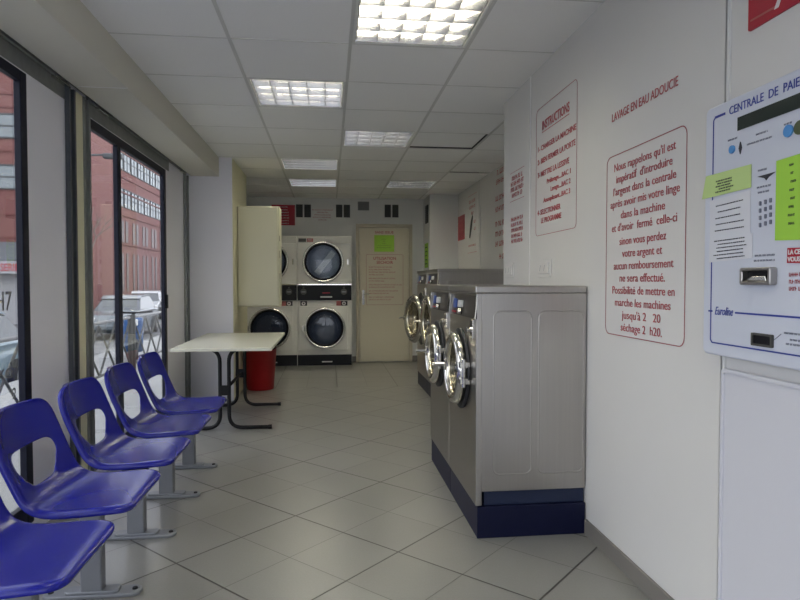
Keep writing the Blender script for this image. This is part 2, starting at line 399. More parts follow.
for k, (a, b) in enumerate(((-1.3, 3.49), (3.81, 6.19))):
    sh = thing('roller_shutter', (-1.398, a, 2.285), ('raised roller shutter, its grey bottom bar above the nearest left window' if k == 0 else 'raised roller shutter, its grey bottom bar above the far double window'), 'shutter')
    link_mesh('bottom_bar', boxes((-.008, .008, 0, b - a, -.012, .008)), 'rail', sh, bevel=.003)
    link_mesh('curtain', boxes((-.005, .005, 0, b - a, .008, .014)), 'raildark', sh)
    for yy in (.12, b - a - .15): link_mesh('stop', boxes((-.012, .016, yy, yy + .16, -.026, -.012)), 'chrome', sh, bevel=.003)

# back door
d = struct('door_1', boxes((.46, 1.20, YB - .028, YB + .0, .01, 2.02)), 'door', bevel=.003)
link_mesh('casing', boxes((.405, .455, YB - .04, YB + .01, 0, 2.08), (1.205, 1.255, YB - .04, YB + .01, 0, 2.08), (.455, 1.205, YB - .04, YB + .01, 2.025, 2.08)), 'doorframe', d, bevel=.004)
bm = boxes((.495, .530, YB - .034, YB - .028, .87, 1.09)); add_tube(bm, [(.512, YB - .03, 1.03), (.512, YB - .075, 1.03), (.60, YB - .078, 1.03)], .009)
link_mesh('handle', bm, 'chrome', d, bevel=.002)

# ================================================================== CEILING LIGHTS
def make_light(label):
    t = thing('ceiling_light', (0, 0, 0), label, 'light', 'square louvred lights set in the ceiling grid')
    w, l, h = .606, .596, .125
    bm = bmesh.new()
    hx, hy = w / 2, l / 2
    for b in ((-hx, hx, -hy, -hy + .004, 0, h), (-hx, hx, hy - .004, hy, 0, h), (-hx, -hx + .004, -hy, hy, 0, h), (hx - .004, hx, -hy, hy, 0, h), (-hx, hx, -hy, hy, h, h + .004)): add_box(bm, *b)
    link_mesh('housing', bm, 'reflector', t)
    add = bmesh.new()
    add_ring(add, rrect(w, l, .004, 1), rrect(w - .03, l - .03, .002, 1), -.004, .003)
    link_mesh('frame', add, 'bright', t)
    q = (l - .03) / 4; c = (w - .03) / 5
    bm = bmesh.new()
    for k in range(5):   # long blades, V section
        y = -(l - .03) / 2 + q * k
        y = max(-(l - .03) / 2 + .006, min((l - .03) / 2 - .006, y))
        add_prism(bm, [(y - .002, 0), (y + .002, 0), (y + .008, .064), (y - .008, .064)], -(w - .03) / 2, (w - .03) / 2, frame_mat((0, 0, 0), (0, 1, 0), (0, 0, 1)))
    for k in range(6):
        x = -(w - .03) / 2 + c * k
        x = max(-(w - .03) / 2 + .005, min((w - .03) / 2 - .005, x))
        add_prism(bm, [(x - .0015, .004), (x + .0015, .004), (x + .014, .062), (x - .014, .062)], -(l - .03) / 2, (l - .03) / 2, frame_mat((0, 0, 0), (1, 0, 0), (0, 0, 1)))
    link_mesh('louvre', bm, 'louvre', t)
    for k in range(4):
        y = -(l - .03) / 2 + q * (k + .5)
        link_mesh('tube', tubes(([(-hx + .02, y, .092), (hx - .02, y, .092)], .0125), seg=10), 'tube', t, smooth=True)
    return t
lab = {0: 'louvred ceiling light nearest the camera, above the front washers', 1: 'louvred ceiling light second from the camera, left bay, with a pale glare spot',
       2: 'louvred ceiling light third from the camera, beside the skewed ceiling board', 3: 'dim louvred ceiling light in the left bay, just before the farthest left one',
       4: 'farthest louvred ceiling light of the left bay, before the dryers', 5: 'farthest louvred ceiling light on the right, before the grey corner pier',
       6: 'unseen louvred ceiling light overhead, left of the camera, added for illumination', 7: 'unseen louvred ceiling light above the entrance behind the camera, added for illumination'}
proto = None
for (i, j), k in sorted(light_cells.items(), key=lambda t: t[1]):
    loc = ((GX[i] + GX[i + 1]) / 2, (GY[j] + GY[j + 1]) / 2, CE + .004)
    if proto is None: proto = make_light(lab[k]); proto.location = loc
    else: dup(proto, loc, lab[k])

# ================================================================== FRONT LOADING WASHERS
def make_washer(w, d, h, r, zc, plinth, pz0, pz1, ang, label, group, big=False, near_side=True):
    """local: front face on x=0 looking to -x, machine runs y 0..w, depth to +x"""
    t = thing('washing_machine', (0, 0, 0), label, 'washing machine', group)
    top = h - .035
    body = boxes((.026, d, .004, w - .004, plinth + .07, top), (.004, .026, .001, .006, plinth + .02, top), (.004, .026, w - .006, w - .001, plinth + .02, top)); link_mesh('body', body, 'steel', t, bevel=.003)
    if near_side:
        mt = frame_mat((0, .006, 0), (1, 0, 0), (0, 0, 1))
        for q, (x0, x1) in enumerate(((.085, .268), (.305, d - .014 if d < .6 else .60))):
            bm = bmesh.new(); zt_, zb_ = top - .085, .30
            pts = [mt @ Vector((x, y, 0)) for x, y in rrect(x1 - x0, zt_ - zb_, .03, 6, (x0 + x1) / 2, (zt_ + zb_) / 2)]
            add_tube(bm, pts + pts[:2], .004, 8); link_mesh('pressed_rib', bm, 'steel', t, smooth=True)
    bm = boxes((0, .03, .002, w - .002, plinth + .005, pz0), (0, .03, .002, w - .002, top - .012, top)); link_mesh('front_panel', bm, 'steelfront', t, bevel=.003)
    # control fascia, leaning back slightly
    bm = bmesh.new(); mt = frame_mat((0, 0, 0), (1, 0, 0), (0, 0, 1))
    add_prism(bm, [(.0, pz0), (.012, pz1), (.03, pz1), (.03, pz0)], -(w - .008), -.008, mt)
    cp = link_mesh('control_panel', bm, 'panelbrown', t, bevel=.002)
    fm = frame_mat((.004, w / 2, (pz0 + pz1) / 2), (0, -1, 0), (.09, 0, 1))
    ph = pz1 - pz0
    for y in (-w / 2 + .012, w / 2 - .012):
        bm = bmesh.new(); add_prism(bm, [(y - .008, -ph / 2), (y + .008, -ph / 2), (y + .008, ph / 2), (y - .008, ph / 2)], 0.001, .007, fm); link_mesh('edge_strip', bm, 'chrome', cp)
    bm = bmesh.new(); add_prism(bm, rrect(.08, .035, .004, 3, -.02 if not big else .05, .006), 0.0, .012, fm); link_mesh('display', bm, 'bright', cp)
    bm = bmesh.new(); add_prism(bm, rrect(.07, .05, .01, 4, -.16, .005), 0.0, .007, fm); link_mesh('programme_sticker', bm, 'blueknob', cp)
    bm = bmesh.new(); add_lathe(bm, [(0, 0), (.016, 0), (.014, .02), (0, .02)], (0, 0, 0), 'Z', 20); bm.transform(fm @ Matrix.Translation((.0, -ph * .30, .001))); link_mesh('knob', bm, 'chrome', cp, smooth=True)
    bm = bmesh.new()
    add_prism(bm, rrect(.09, .008, .002, 2, -.18, -ph * .36), 0.0, .005, fm)
    link_mesh('red_marking', bm, 'red', cp)
    link_mesh('lid', boxes((-.004, d, 0, w, top, h)), 'steel', t, bevel=.007, seg=3)
    # base
    link_mesh('base', boxes((.045, d, .02, w - .02, plinth, plinth + .07)), 'navylight', t, bevel=.002)
    link_mesh('plinth', boxes((.008, d, 0, w, 0, plinth)), 'navy', t, bevel=.003)
    # lock beside the door
    bm = boxes((-.006, 0, .05, .11, zc + r * .95, zc + r * .95 + .09)); add_tube(bm, [(-.03, .08, zc + r * .95 + .04), (0, .08, zc + r * .95 + .04)], .014)
    link_mesh('lock', bm, 'chrome', t, bevel=.002)
    # door
    yc = w / 2
    if big: yc = w / 2
    link_mesh('door_gasket', lathe([(r + .02, 0), (r + .022, -.012), (r * .84, -.014), (r * .80, .0)], (0, yc, zc), close=True, seg=48), 'gasket', t, smooth=True)
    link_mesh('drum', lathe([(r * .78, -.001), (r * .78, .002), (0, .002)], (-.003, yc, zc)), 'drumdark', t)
    hy = yc - r
    prof = [(r * .985, -.006), (r, -.016), (r * .985, -.030), (r * .93, -.042), (r * .84, -.046), (r * .77, -.040), (r * .73, -.026), (r * .72, -.010), (r * .80, -.006)]
    door = link_mesh('door', lathe(prof, (-.012, r, 0), close=True, seg=56), 'chrome', t, smooth=True, loc=(-.002, hy, zc))
    door.rotation_euler = (0, 0, ang)
    link_mesh('inner_rim', lathe([(r * .735, -.036), (r * .70, -.034), (r * .66, -.016), (r * .67, -.010), (r * .74, -.012)], (-.012, r, 0), close=True, seg=48), 'goldsheen', door, smooth=True)
    link_mesh('glass_bowl', lathe([(r * .68, -.018), (r * .60, -.014), (r * .45, -.004), (r * .2, .002), (0, .004)], (-.012, r, 0), seg=40), 'goldsheenglass', door, smooth=True)
    bm = tubes(([(-.045, 2 * r - .03, 0), (-.10, 2 * r - .02, 0), (-.115, 2 * r - .015, -.005)], [.010, .009, .011])); add_box(bm, -.056, -.03, 2 * r - .055, 2 * r - .005, -.03, .03)
    link_mesh('handle', bm, 'chrome', door, bevel=.003)
    bm = boxes((-.05, .0, -.018, .03, -.055, -.025), (-.05, .0, -.018, .03, .025, .055)); add_tube(bm, [(-.03, -.012, -.07), (-.03, -.012, .07)], .010)
    link_mesh('hinge', bm, 'chrome', door, bevel=.003)
    return t
G1 = 'front loading washers along the right wall'
wa = make_washer(.64, .538, 1.192, .185, .765, .15, 1.035, 1.148, R(1), 'nearest stainless front-loading washer, whole steel side and navy plinth showing', G1)
wa.location = (.682, 2.78, 0)
dup(wa, (.682, 3.425, 0), 'stainless front-loading washer directly behind the nearest one')
wb = make_washer(.69, .75, 1.34, .275, .795, .15, 1.19, 1.30, R(3), 'larger stainless washer, nearer of the two taller machines beyond the wall corner', G1, big=True)
wb.location = (1.045, 5.81, 0)
wc = dup(wb, (1.045, 6.505, 0), 'farthest stainless washer, its big round door standing ajar before the back door')
for c in wc.children:
    if c.name.startswith('door') and 'gasket' not in c.name: c.rotation_euler = (0, 0, R(13))

# ================================================================== STACKED DRYERS
def make_dryer(label):
    """local: front on y=0 facing -y, x 0..w"""
    w = .785; d = .27; h = 1.872
    t = thing('stacked_dryer', (0, 0, 0), label, 'dryer', 'stacked tumble dryers against the back wall')
    link_mesh('body', boxes((0, w, .012, d, .0, h)), 'white', t, bevel=.004)
    link_mesh('header_panel', boxes((.004, w - .004, 0, .02, h - .10, h - .004)), 'white', t, bevel=.004)
    link_mesh('header_display', boxes((.02, .13, -.003, 0, h - .085, h - .035)), 'vent', t)
    bm = boxes((.14, .23, -.003, 0, h - .085, h - .035)); sb = link_mesh('red_label', bm, 'redfaint', t)
    link_mesh('print', boxes((.15, .22, -.0045, -.003, h - .072, h - .068), (.15, .21, -.0045, -.003, h - .055, h - .05)), 'paper', sb)
    for zc, z0, z1, nm in ((1.50, 1.175, h - .104, 'upper'), (.545, .225, .862, 'lower')):
        fr = link_mesh('front_panel', boxes((.02, w - .06, -.012, .014, z0, z1)) if nm == 'lower' else boxes((.01, w - .01, -.010, .014, z0, z1)), 'white', t, bevel=.006)
        cx = .395 if nm == 'lower' else .372
        dr = link_mesh('door_ring', lathe([(.292, -.010), (.298, -.028), (.286, -.042), (.272, -.040), (.262, -.026), (.262, -.012)], (cx, 0, zc), 'Y', 56, True), 'chrome', t, smooth=True)
        link_mesh('seal', lathe([(.262, -.010), (.262, -.030), (.250, -.034), (.240, -.026), (.240, -.010)], (cx, 0, zc), 'Y', 48, True), 'black', dr, smooth=True)
        link_mesh('glass', lathe([(.244, -.026), (.15, -.034), (0, -.036)], (cx, 0, zc), 'Y', 40), 'drumglass', dr, smooth=True)
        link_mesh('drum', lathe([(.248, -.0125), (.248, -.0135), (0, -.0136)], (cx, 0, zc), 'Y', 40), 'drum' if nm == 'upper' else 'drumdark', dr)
        if nm == 'upper':
            mt = frame_mat((cx + .03, -.0145, zc - .01), (math.cos(R(52)), 0, math.sin(R(52))), (-math.sin(R(52)), 0, math.cos(R(52))))
            bm = bmesh.new(); add_prism(bm, rrect(.40, .085, .01, 3), -.002, .006, mt)
            diag = link_mesh('diagonal_band', bm, 'bright', dr)  # pale diagonal bar across the upper drum
        bm = boxes((w - .065 if nm == 'upper' else .075, w - .05 if nm == 'upper' else .09, -.04, -.01, zc - .04, zc + .04))
        link_mesh('hinge', bm, 'chrome', dr, bevel=.003)
    # control band between the drums
    cb = link_mesh('control_band', boxes((.006, w - .006, -.014, .012, .945, 1.165)), 'black', t, bevel=.004)
    link_mesh('top_strip', boxes((.006, w - .006, -.018, -.0, 1.165, 1.18)), 'chrome', cb, bevel=.002)
    link_mesh('handle', boxes((.33, .50, -.026, -.014, .985, 1.005)), 'bright', cb, bevel=.004)
    link_mesh('red_marking', boxes((.36, .47, -.0155, -.014, 1.045, 1.06)), 'red', cb)
    for x in (.09, .67):
        bm = bmesh.new(); add_lathe(bm, [(0, -.014), (.045, -.014), (.045, -.018), (0, -.018)], (x, 0, 1.07), 'Y', 24); add_lathe(bm, [(0, -.018), (.013, -.018), (.013, -.032), (0, -.032)], (x, 0, 1.13), 'Y', 16)
        link_mesh('dial', bm, 'vent', cb)
        link_mesh('knob', boxes((x - .03, x + .03, -.024, -.0178, 1.06, 1.075)), 'post', cb)
        lb = link_mesh('label_strip', boxes((x - .045, x + .05, -.0145, -.012, .868, .935)), 'ink', t)
        link_mesh('round_mark', lathe([(.012, -.0145), (.012, -.016), (.028, -.016), (.028, -.0145)], (x, 0, .90), 'Y', 20, True), 'whiteink', lb)
    rl = link_mesh('red_sticker', boxes((.56, .63, -.0145, -.0, .868, .935)), 'redfaint', t)
    kick = link_mesh('kick_panel', boxes((.004, w - .004, -.006, .012, 0, .155)), 'black', t, bevel=.002)
    link_mesh('handle', boxes((.35, .50, -.014, -.006, .045, .062)), 'bright', kick, bevel=.003)
    return t
dr = make_dryer('white stacked double dryer standing beside the beige back door'); dr.location = (-.455, 8.90, 0)
dup(dr, (-1.242, 8.90, 0), 'white stacked double dryer, half hidden behind the beige wall cabinet')

# ================================================================== BEIGE WALL CABINET, BIN, TABLE
t = thing('wall_cabinet', (-.966, 6.62, .945), 'tall beige metal cabinet hung on the cream pier above the table', 'cabinet')
link_mesh('body', boxes((.001, .445, .02, .28, 0, 1.072)), 'cabinet', t, bevel=.012, seg=3)
link_mesh('door', boxes((.008, .428, .0, .022, .008, 1.065)), 'cabinet', t, bevel=.012, seg=3)
for z0, z1 in ((.52, .60), (.30, .36), (.70, .76)): link_mesh('hinge', boxes((.440, .451, .002, .024, z0, z1)), 'doorframe', t, bevel=.002)
struct('wall_side', boxes((-.972, -.965, 6.342, 7.4, 0, CE)), 'cream')
struct('trim_9', boxes((-.966, -.960, 6.36, 6.60, 0, 2.02)), 'cream', bevel=.003)

t = thing('waste_bin', (-.775, 7.02, 0), 'red plastic waste bin with a black liner behind the table', 'bin')
link_mesh('tub', lathe([(0, 0), (.145, 0), (.15, .01), (.185, .52), (.193, .52), (.193, .535), (.183, .535), (.14, .02), (0, .02)], (0, 0, 0), 'Z', 40), 'redbin', t, smooth=True)
bm = bmesh.new(); add_lathe(bm, [(.178, .47), (.180, .54), (.198, .548), (.200, .50), (.196, .47)], (0, 0, 0), 'Z', 40)
for v in bm.verts: a = math.atan2(v.co.y, v.co.x); k = 1 + .03 * math.sin(9 * a) ; v.co.x *= k; v.co.y *= k; v.co.z += .018 * math.sin(3 * a + 1) + (.04 if abs(a - .2) < .5 else 0)
link_mesh('liner', bm, 'black', t, smooth=True)

t = thing('folding_table', (-.85, 5.43, 0), 'cream-topped rectangular table on black curved tube legs beside the pier', 'table')
link_mesh('tabletop', boxes((-.345, .41, -.67, .77, .68, .705)), 'tabletop', t, bevel=.004)
for yy, gl in ((-.34, 0), (.60, 1)):
    for s in (-1, 1):
        pts = fillet([(s * .32, yy, .666), (s * .036, yy, .666), (s * .036, yy, .018), (s * .37, yy, .018)], .11, 8)
        lg = link_mesh('leg', tubes((pts, .0155)), 'blackmetal', t, smooth=True)
        link_mesh('foot_cap', tubes(([(s * .35, yy, .018), (s * .378, yy, .018)], .0175)), 'black', lg)
    link_mesh('clamp', boxes((-.036, .036, yy - .016, yy + .016, .285, .365)), 'blackmetal', t, bevel=.006)
link_mesh('stretcher', tubes(([(0, -.34, .325), (0, .60, .325)], .014)), 'blackmetal', t, smooth=True)

# ================================================================== BLUE SEATS
def seat_mesh():
    NU = 14
    # side profile (x forward, z up, half width); corners rounded front and top
    prof = [(.410, .418, .160), (.403, .425, .190), (.386, .430, .210), (.358, .432, .223), (.315, .431, .228), (.25, .427, .230), (.185, .424, .230), (.132, .426, .230),
            (.095, .436, .229), (.070, .453, .227), (.052, .476, .226), (.037, .505, .226), (.023, .537, .227), (.010, .569, .229),
            (-.005, .604, .230), (-.021, .646, .230), (-.035, .686, .226), (-.044, .713, .214), (-.051, .733, .196), (-.056, .747, .168), (-.059, .754, .130)]
    bm = bmesh.new(); rows = []; norms = []
    for i, (x, z, w) in enumerate(prof):
        j0 = max(0, i - 1); j1 = min(len(prof) - 1, i + 1)
        tx, tz = prof[j1][0] - prof[j0][0], prof[j1][1] - prof[j0][1]; L = math.hypot(tx, tz); nx, nz = tz / L, -tx / L
        row = []; norms.append((nx, nz))
        wrap = .030 if i >= 11 else .030 * max(0, (i - 5)) / 6
        for k in range(NU + 1):
            u = -1 + 2 * k / NU
            off = -.012 * (1 - u * u)
            row.append(bm.verts.new((x + nx * off + wrap * (u * u - .5) * .8, u * w, z + nz * off)))
        rows.append(row)
    n = len(rows)
    for i in range(n - 1):
        for k in range(NU):
            c = abs(k + .5 - NU / 2)
            if (i == 13 and c < 5.1) or (i == 12 and c < 5.1) or (i == 11 and c < 4.1) or (i == 10 and c < 3.1): continue
            bm.faces.new((rows[i][k], rows[i][k + 1], rows[i + 1][k + 1], rows[i + 1][k]))
    hb = [v for r_ in rows for v in r_ if v.link_faces and any(e.is_boundary for e in v.link_edges) and 4 < min(i_ for i_, q in enumerate(rows) if v in q) < 16 and abs(v.co.y) < .18]
    for _ in range(2):
        new = {}
        for v in hb:
            ns = [e.other_vert(v) for e in v.link_edges if e.is_boundary]
            if len(ns) == 2: new[v] = v.co * .5 + (ns[0].co + ns[1].co) * .25
        for v, c_ in new.items(): v.co = c_
    # turned-down rim round the outside
    loop = [(i, 0) for i in range(n)] + [(n - 1, k) for k in range(1, NU + 1)] + [(i, NU) for i in range(n - 2, -1, -1)] + [(0, k) for k in range(NU - 1, 0, -1)]
    prev = None; low = []
    for i, k in loop:
        v = rows[i][k]; nx, nz = norms[i]; s_ = -1 if k == 0 else (1 if k == NU else 0)
        fx = .006 if i == 0 else 0; fz = .004 if i == n - 1 else 0
        low.append(bm.verts.new((v.co.x - nx * .022 + fx, v.co.y + s_ * .005, v.co.z - nz * .022 + fz)))
    for a in range(len(loop)):
        b = (a + 1) % len(loop)
        bm.faces.new((rows[loop[a][0]][loop[a][1]], rows[loop[b][0]][loop[b][1]], low[b], low[a]))
    bmesh.ops.delete(bm, geom=[v for v in bm.verts if not v.link_faces], context='VERTS')
    return bm
def make_seat(label):
    t = thing('blue_chair', (0, 0, 0), label, 'chair', 'blue plastic seats in a row under the left windows')
    s = link_mesh('seat_shell', seat_mesh(), 'seat', t, smooth=True)
    so = s.modifiers.new('solid', 'SOLIDIFY'); so.thickness = .008; so.offset = 0; so.use_rim = True
    ss = s.modifiers.new('sub', 'SUBSURF'); ss.levels = 2; ss.render_levels = 2
    # seat pan bracket, post and foot under it
    link_mesh('bracket', boxes((.09, .34, -.05, .05, .372, .392), (.14, .26, -.03, .03, .34, .375)), 'black', t, bevel=.004)
    link_mesh('post', boxes((.145, .225, .02, .07, .02, .378)), 'post', t, bevel=.008, seg=3)
    bm = bmesh.new(); add_prism(bm, rrect(.36, .075, .034, 8, .185, .045), 0, .016)
    add_prism(bm, rrect(.20, .06, .02, 6, .185, .045), .014, .026)
    f = link_mesh('foot', bm, 'post', t, bevel=.005, seg=3)
    for x in (.03, .34): link_mesh('bolt', lathe([(0, 0), (.011, 0), (.009, .006), (0, .006)], (x, .045, .016), 'Z', 14), 'black', f)
    return t
ylab = ['nearest blue plastic seat of the row, cut off by the picture corner', 'second blue plastic seat from the front, with its back opening over the window frame',
        'third blue plastic seat, middle of the row under the left windows', 'fourth blue plastic seat from the front, before the double window', 'farthest blue plastic seat of the row, closest to the table']
proto = None
for k in range(5):
    loc = (-1.095, 1.86 + .543 * k, 0)
    if proto is None: proto = make_seat(ylab[0]); proto.location = loc
    else: dup(proto, loc, ylab[k])

# ================================================================== PRINT ON THE RIGHT WALL
def wallframe(y, z, x=XR): return frame_mat((x - .0005, y, z), (0, -1, 0), (0, 0, 1))   # text runs towards the camera
def sign_at(name, loc, label, cat='sign', group=None): return thing(name, loc, label, cat, group)
def bordered(t, w, h, r, th, mt, c=(0, 0), mat_='borderprint', nm='border'):
    bm = bmesh.new(); add_ring(bm, rrect(w, h, r, 6, *c), rrect(w - 2 * th, h - 2 * th, r - th * .8, 6, *c), .0003, .0012, mt); return link_mesh(nm, bm, mat_, t)
# long notice
t = sign_at('wall_notice', (XR, 2.287, 1.368), 'red-bordered notice reminding users how to pay, on the right wall beside the payment machine')
mt = frame_mat((-.0005, 0, 0), (0, -1, 0), (0, 0, 1))
bordered(t, .61, .773, .035, .0035, mt)
L14 = [("Nous rappelons qu'il est", .47), ("imp\u00e9ratif  d'introduire", .43), ("l'argent dans la centrale", .48), ("apr\u00e8s avoir mis votre linge", .53), ("dans la machine", .34), ("et d'avoir  ferm\u00e9  celle-ci", .50),
       ("sinon vous perdez", .36), ("votre argent et", .31), ("aucun remboursement", .46), ("ne sera effectu\u00e9.", .35), ("Possibilit\u00e9 de mettre en", .48), ("marche les machines", .43), ("jusqu'\u00e0 2   20", .30), ("s\u00e9chage 2  h20.", .32)]
bm = bmesh.new()
for i, (s, w) in enumerate(L14):
    add_text(bm, s, .047, 0, .315 - .0515 * i - (.008 if i > 5 else 0), mt, width=w)
link_mesh('lettering', bm, 'redprint', t)
t = sign_at('wall_lettering', (XR, 2.295, 1.918), 'red words LAVAGE EN EAU ADOUCIE on the wall above the long notice')
bm = bmesh.new(); add_text(bm, 'LAVAGE EN EAU ADOUCIE', .05, 0, -.015, mt, width=.505); link_mesh('lettering', bm, 'redprint', t)
# instructions
t = sign_at('instruction_panel', (XR, 3.225, 1.85), 'tall INSTRUCTIONS panel in red print with border above the washers')
bordered(t, .60, .74, .03, .003, mt)
bm = bmesh.new()
add_text(bm, 'INSTRUCTIONS', .07, 0, .235, mt, width=.40, bold=.001); add_prism(bm, [(-.2, .218), (.2, .218), (.2, .222), (-.2, .222)], .0005, .0014, mt)
link_mesh('heading', bm, 'redprint', t)
for s, x, y, w, sz in (('1- CHARGER LA MACHINE', -.27, .12, .55, .042), ('2- BIEN FERMER LA PORTE', -.27, .045, .55, .042), ('3- METTRE LA LESSIVE', -.27, -.03, .47, .042), ('Pr\u00e9lavage....BAC 1', -.12, -.085, .34, .036),
                       ('Lavage....BAC 2', -.06, -.135, .28, .036), ('Assouplissant...BAC 3', -.17, -.185, .39, .036), ('4- SELECTIONNER', -.27, -.25, .36, .042), ('LE PROGRAMME', -.21, -.30, .31, .042)):
    bm = bmesh.new(); add_text(bm, s, sz, x, y, mt, 'LEFT', w, bold=.0006); link_mesh('text_line', bm, 'redprint', t)
rnd = random.Random(3)
def plain_notice(name, loc, label, w, h, lines, lh, border='lines', mtx=mt, color='redprint', ww=None):
    t = sign_at(name, loc, label)
    if border == 'full': bordered(t, w, h, .015, .003, mtx)
    elif border == 'lines':
        bm = bmesh.new()
        for y in (-h / 2, h / 2): add_prism(bm, [(-w / 2, y - .0015), (w / 2, y - .0015), (w / 2, y + .0015), (-w / 2, y + .0015)], .0004, .0012, mtx)
        link_mesh('border', bm, 'borderprint', t)
    bm = bmesh.new()
    for i in range(lines):
        y = h / 2 - (i + 1) * h / (lines + 1) - lh / 2; k = (ww[i] if ww else rnd.uniform(.7, .95)) * w / 2
        add_words(bm, -k, k, y, lh, mtx, rnd)
    link_mesh('lettering', bm, color, t)
    return t
plain_notice('small_notice', (XR, 3.895, 1.845), 'small four-line red notice between two lines, just inside the wall corner', .30, .19, 4, .028)
plain_notice('small_notice', (XR, 3.895, 1.555), 'small unframed red notice of five short lines above the wall socket', .30, .22, 5, .024, border=None)
# sockets just above the washers
for y, l in ((4.05, 'blank white wall switch plate nearer the wall corner'), (3.36, 'blank white wall switch plate nearer the camera, under the instructions')):
    t = thing('switch_plate', (XR, y, 1.288), l, 'switch', 'square switch plates above the washers')
    bm = bmesh.new(); add_prism(bm, rrect(.20, .10, .008), 0, .006, mt); pl = link_mesh('plate', bm, 'wall', t, bevel=.002)
    bm = bmesh.new(); add_prism(bm, rrect(.15, .06, .004, 3, 0), .006, .014, mt); link_mesh('rocker', bm, 'wall', t, bevel=.001)
    for a in (-.046, .02):
        bm = bmesh.new(); add_prism(bm, [(a - .012, -.016), (a - .009, -.016), (a + .008, .018), (a + .004, .018)], .014, .0147, mt)
        link_mesh('scratch_mark', bm, 'greyink', t)
# recessed wall signs
t = sign_at('red_notice', (XR2, 8.385, 1.965), 'small red notice with pale print on the recessed wall, left of the framed one')
bm = bmesh.new(); add_prism(bm, rrect(.42, .34, .004, 2), 0, .004, mt); link_mesh('board', bm, 'redprint', t)
bm = bmesh.new()
for i in range(4): add_words(bm, -.14, .14, .085 - .07 * i, .03, frame_mat((-.004, 0, 0), (0, -1, 0), (0, 0, 1)), rnd)
link_mesh('print', bm, 'redfaint', t)
t = sign_at('picture_notice', (XR2, 7.73, 1.96), 'cream framed notice with a dark slanted picture on the recessed wall')
bm = bmesh.new(); add_prism(bm, rrect(.52, .76, .01, 2), 0, .003, mt); link_mesh('board', bm, 'wall', t)
bm = bmesh.new()
for y in (-.37, .37): add_prism(bm, [(-.25, y), (.25, y), (.25, y + .005), (-.25, y + .005)], .003, .004, mt)
m2 = frame_mat((-.003, 0, 0), (0, -1, 0), (0, 0, 1))
add_words(bm, -.18, .18, .27, .045, m2, rnd); add_words(bm, -.16, .16, .20, .04, m2, rnd); add_words(bm, -.06, .08, .12, .035, m2, rnd)
add_words(bm, .08, .2, .0, .04, m2, rnd); add_words(bm, .1, .2, -.09, .04, m2, rnd)
add_words(bm, -.2, .2, -.29, .025, m2, rnd)
link_mesh('lettering', bm, 'redfaint', t)
bm = bmesh.new(); add_prism(bm, [(-.16, -.17), (-.11, -.18), (-.01, -.04), (.05, .08), (.02, .12), (-.08, .04), (-.13, -.06)], .003, .0042, mt); link_mesh('picture', bm, 'vent', t)
t = sign_at('long_notice', (XR2, 6.27, 1.98), 'long seven-line red notice half hidden behind the wall corner')
bm = bmesh.new(); add_prism(bm, [(-.4, -.64), (.4, -.64), (.4, -.635), (-.4, -.635)], .0005, .0012, mt); add_prism(bm, [(-.3, .53), (.3, .53), (.3, .535), (-.3, .535)], .0005, .0012, mt); link_mesh('border', bm, 'borderprint', t)
bm = bmesh.new()
for y, k in ((.40, .3), (.30, .34), (.12, .36), (.0, .36), (-.16, .36), (-.27, .36), (-.38, .36), (-.52, .2)): add_words(bm, -k, k, y, .055, mt, rnd)
link_mesh('lettering', bm, 'redprint', t)
# tall red sign, top right
t = sign_at('red_sign', (XR, 1.375, 2.12), 'red sign with white capital letters above the payment machine', )
bm = bmesh.new(); add_prism(bm, rrect(.60, .36, .006, 3), 0, .006, mt); link_mesh('board', bm, 'red', t)
m3 = frame_mat((-.006, 0, 0), (0, -1, 0), (0, 0, 1)); bm = bmesh.new()
add_text(bm, 'AL', .085, -.19, -.160, m3, 'LEFT', .13, bold=.002); link_mesh('lettering', bm, 'whiteink', t)
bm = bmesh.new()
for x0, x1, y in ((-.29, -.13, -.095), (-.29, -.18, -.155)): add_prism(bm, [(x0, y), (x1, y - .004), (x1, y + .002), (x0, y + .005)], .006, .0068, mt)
link_mesh('pale_streak', bm, 'redfaint', t)  # pale red streaks across the board

# ================================================================== PAYMENT MACHINE
KX = 1.18; KY = 1.812; KZ = .985; KW = .62; KH = .765
t = thing('payment_machine', (XR, KY, KZ), 'pale white payment machine with blue outline and green papers on the right wall', 'payment machine')
face = lambda dz=0: frame_mat((KX - XR - dz, 0, 0), (0, -1, 0), (0, 0, 1))
bm = bmesh.new(); add_prism(bm, rrect(KW, KH, .02, 6, KW / 2, KH / 2), .002, XR - KX, frame_mat((0, 0, 0), (0, -1, 0), (0, 0, 1))); link_mesh('casing', bm, 'kiosk', t, bevel=.006, seg=3)
def P(x, y):
    """position on the machine front of a point given as (distance from left edge, height)"""
    f = 610.; d = Vector(((x - 400) / f, 1, (300 - y) / f)); c, s = math.cos(yaw), math.sin(yaw); cp, sp = math.cos(pitch), math.sin(pitch)
    fy = cp * d.y + sp * d.z; fz = -sp * d.y + cp * d.z
    X = c * d.x + s * fy; Y = -s * d.x + c * fy; k = (KX - .001) / X
    return (KY - Y * k, 1.21 + fz * k - KZ)
fm = face(0)
def quad(bm, pts, z0=.0004, z1=.0014): add_prism(bm, pts, z0, z1, fm)
def line(bm, a, b, w=.004):
    a = Vector(a); b = Vector(b); n = (b - a).normalized(); n = Vector((-n.y, n.x)) * w / 2
    quad(bm, [a - n, b - n, b + n, a + n])
bm = bmesh.new()
x0 = P(712, 230)[0]; zt = P(712, 119)[1]; zb = P(710, 342)[1]; zm = P(712, 311)[1]
line(bm, (x0, zb + .008), (x0, zt - .008)); line(bm, (x0 + .008, zb), (KW - .02, zb)); line(bm, (x0 + .006, zt), (x0 + .055, zt), .007); line(bm, (x0, zb + .008), (x0 + .008, zb)); line(bm, (x0, zt - .008), (x0 + .008, zt))
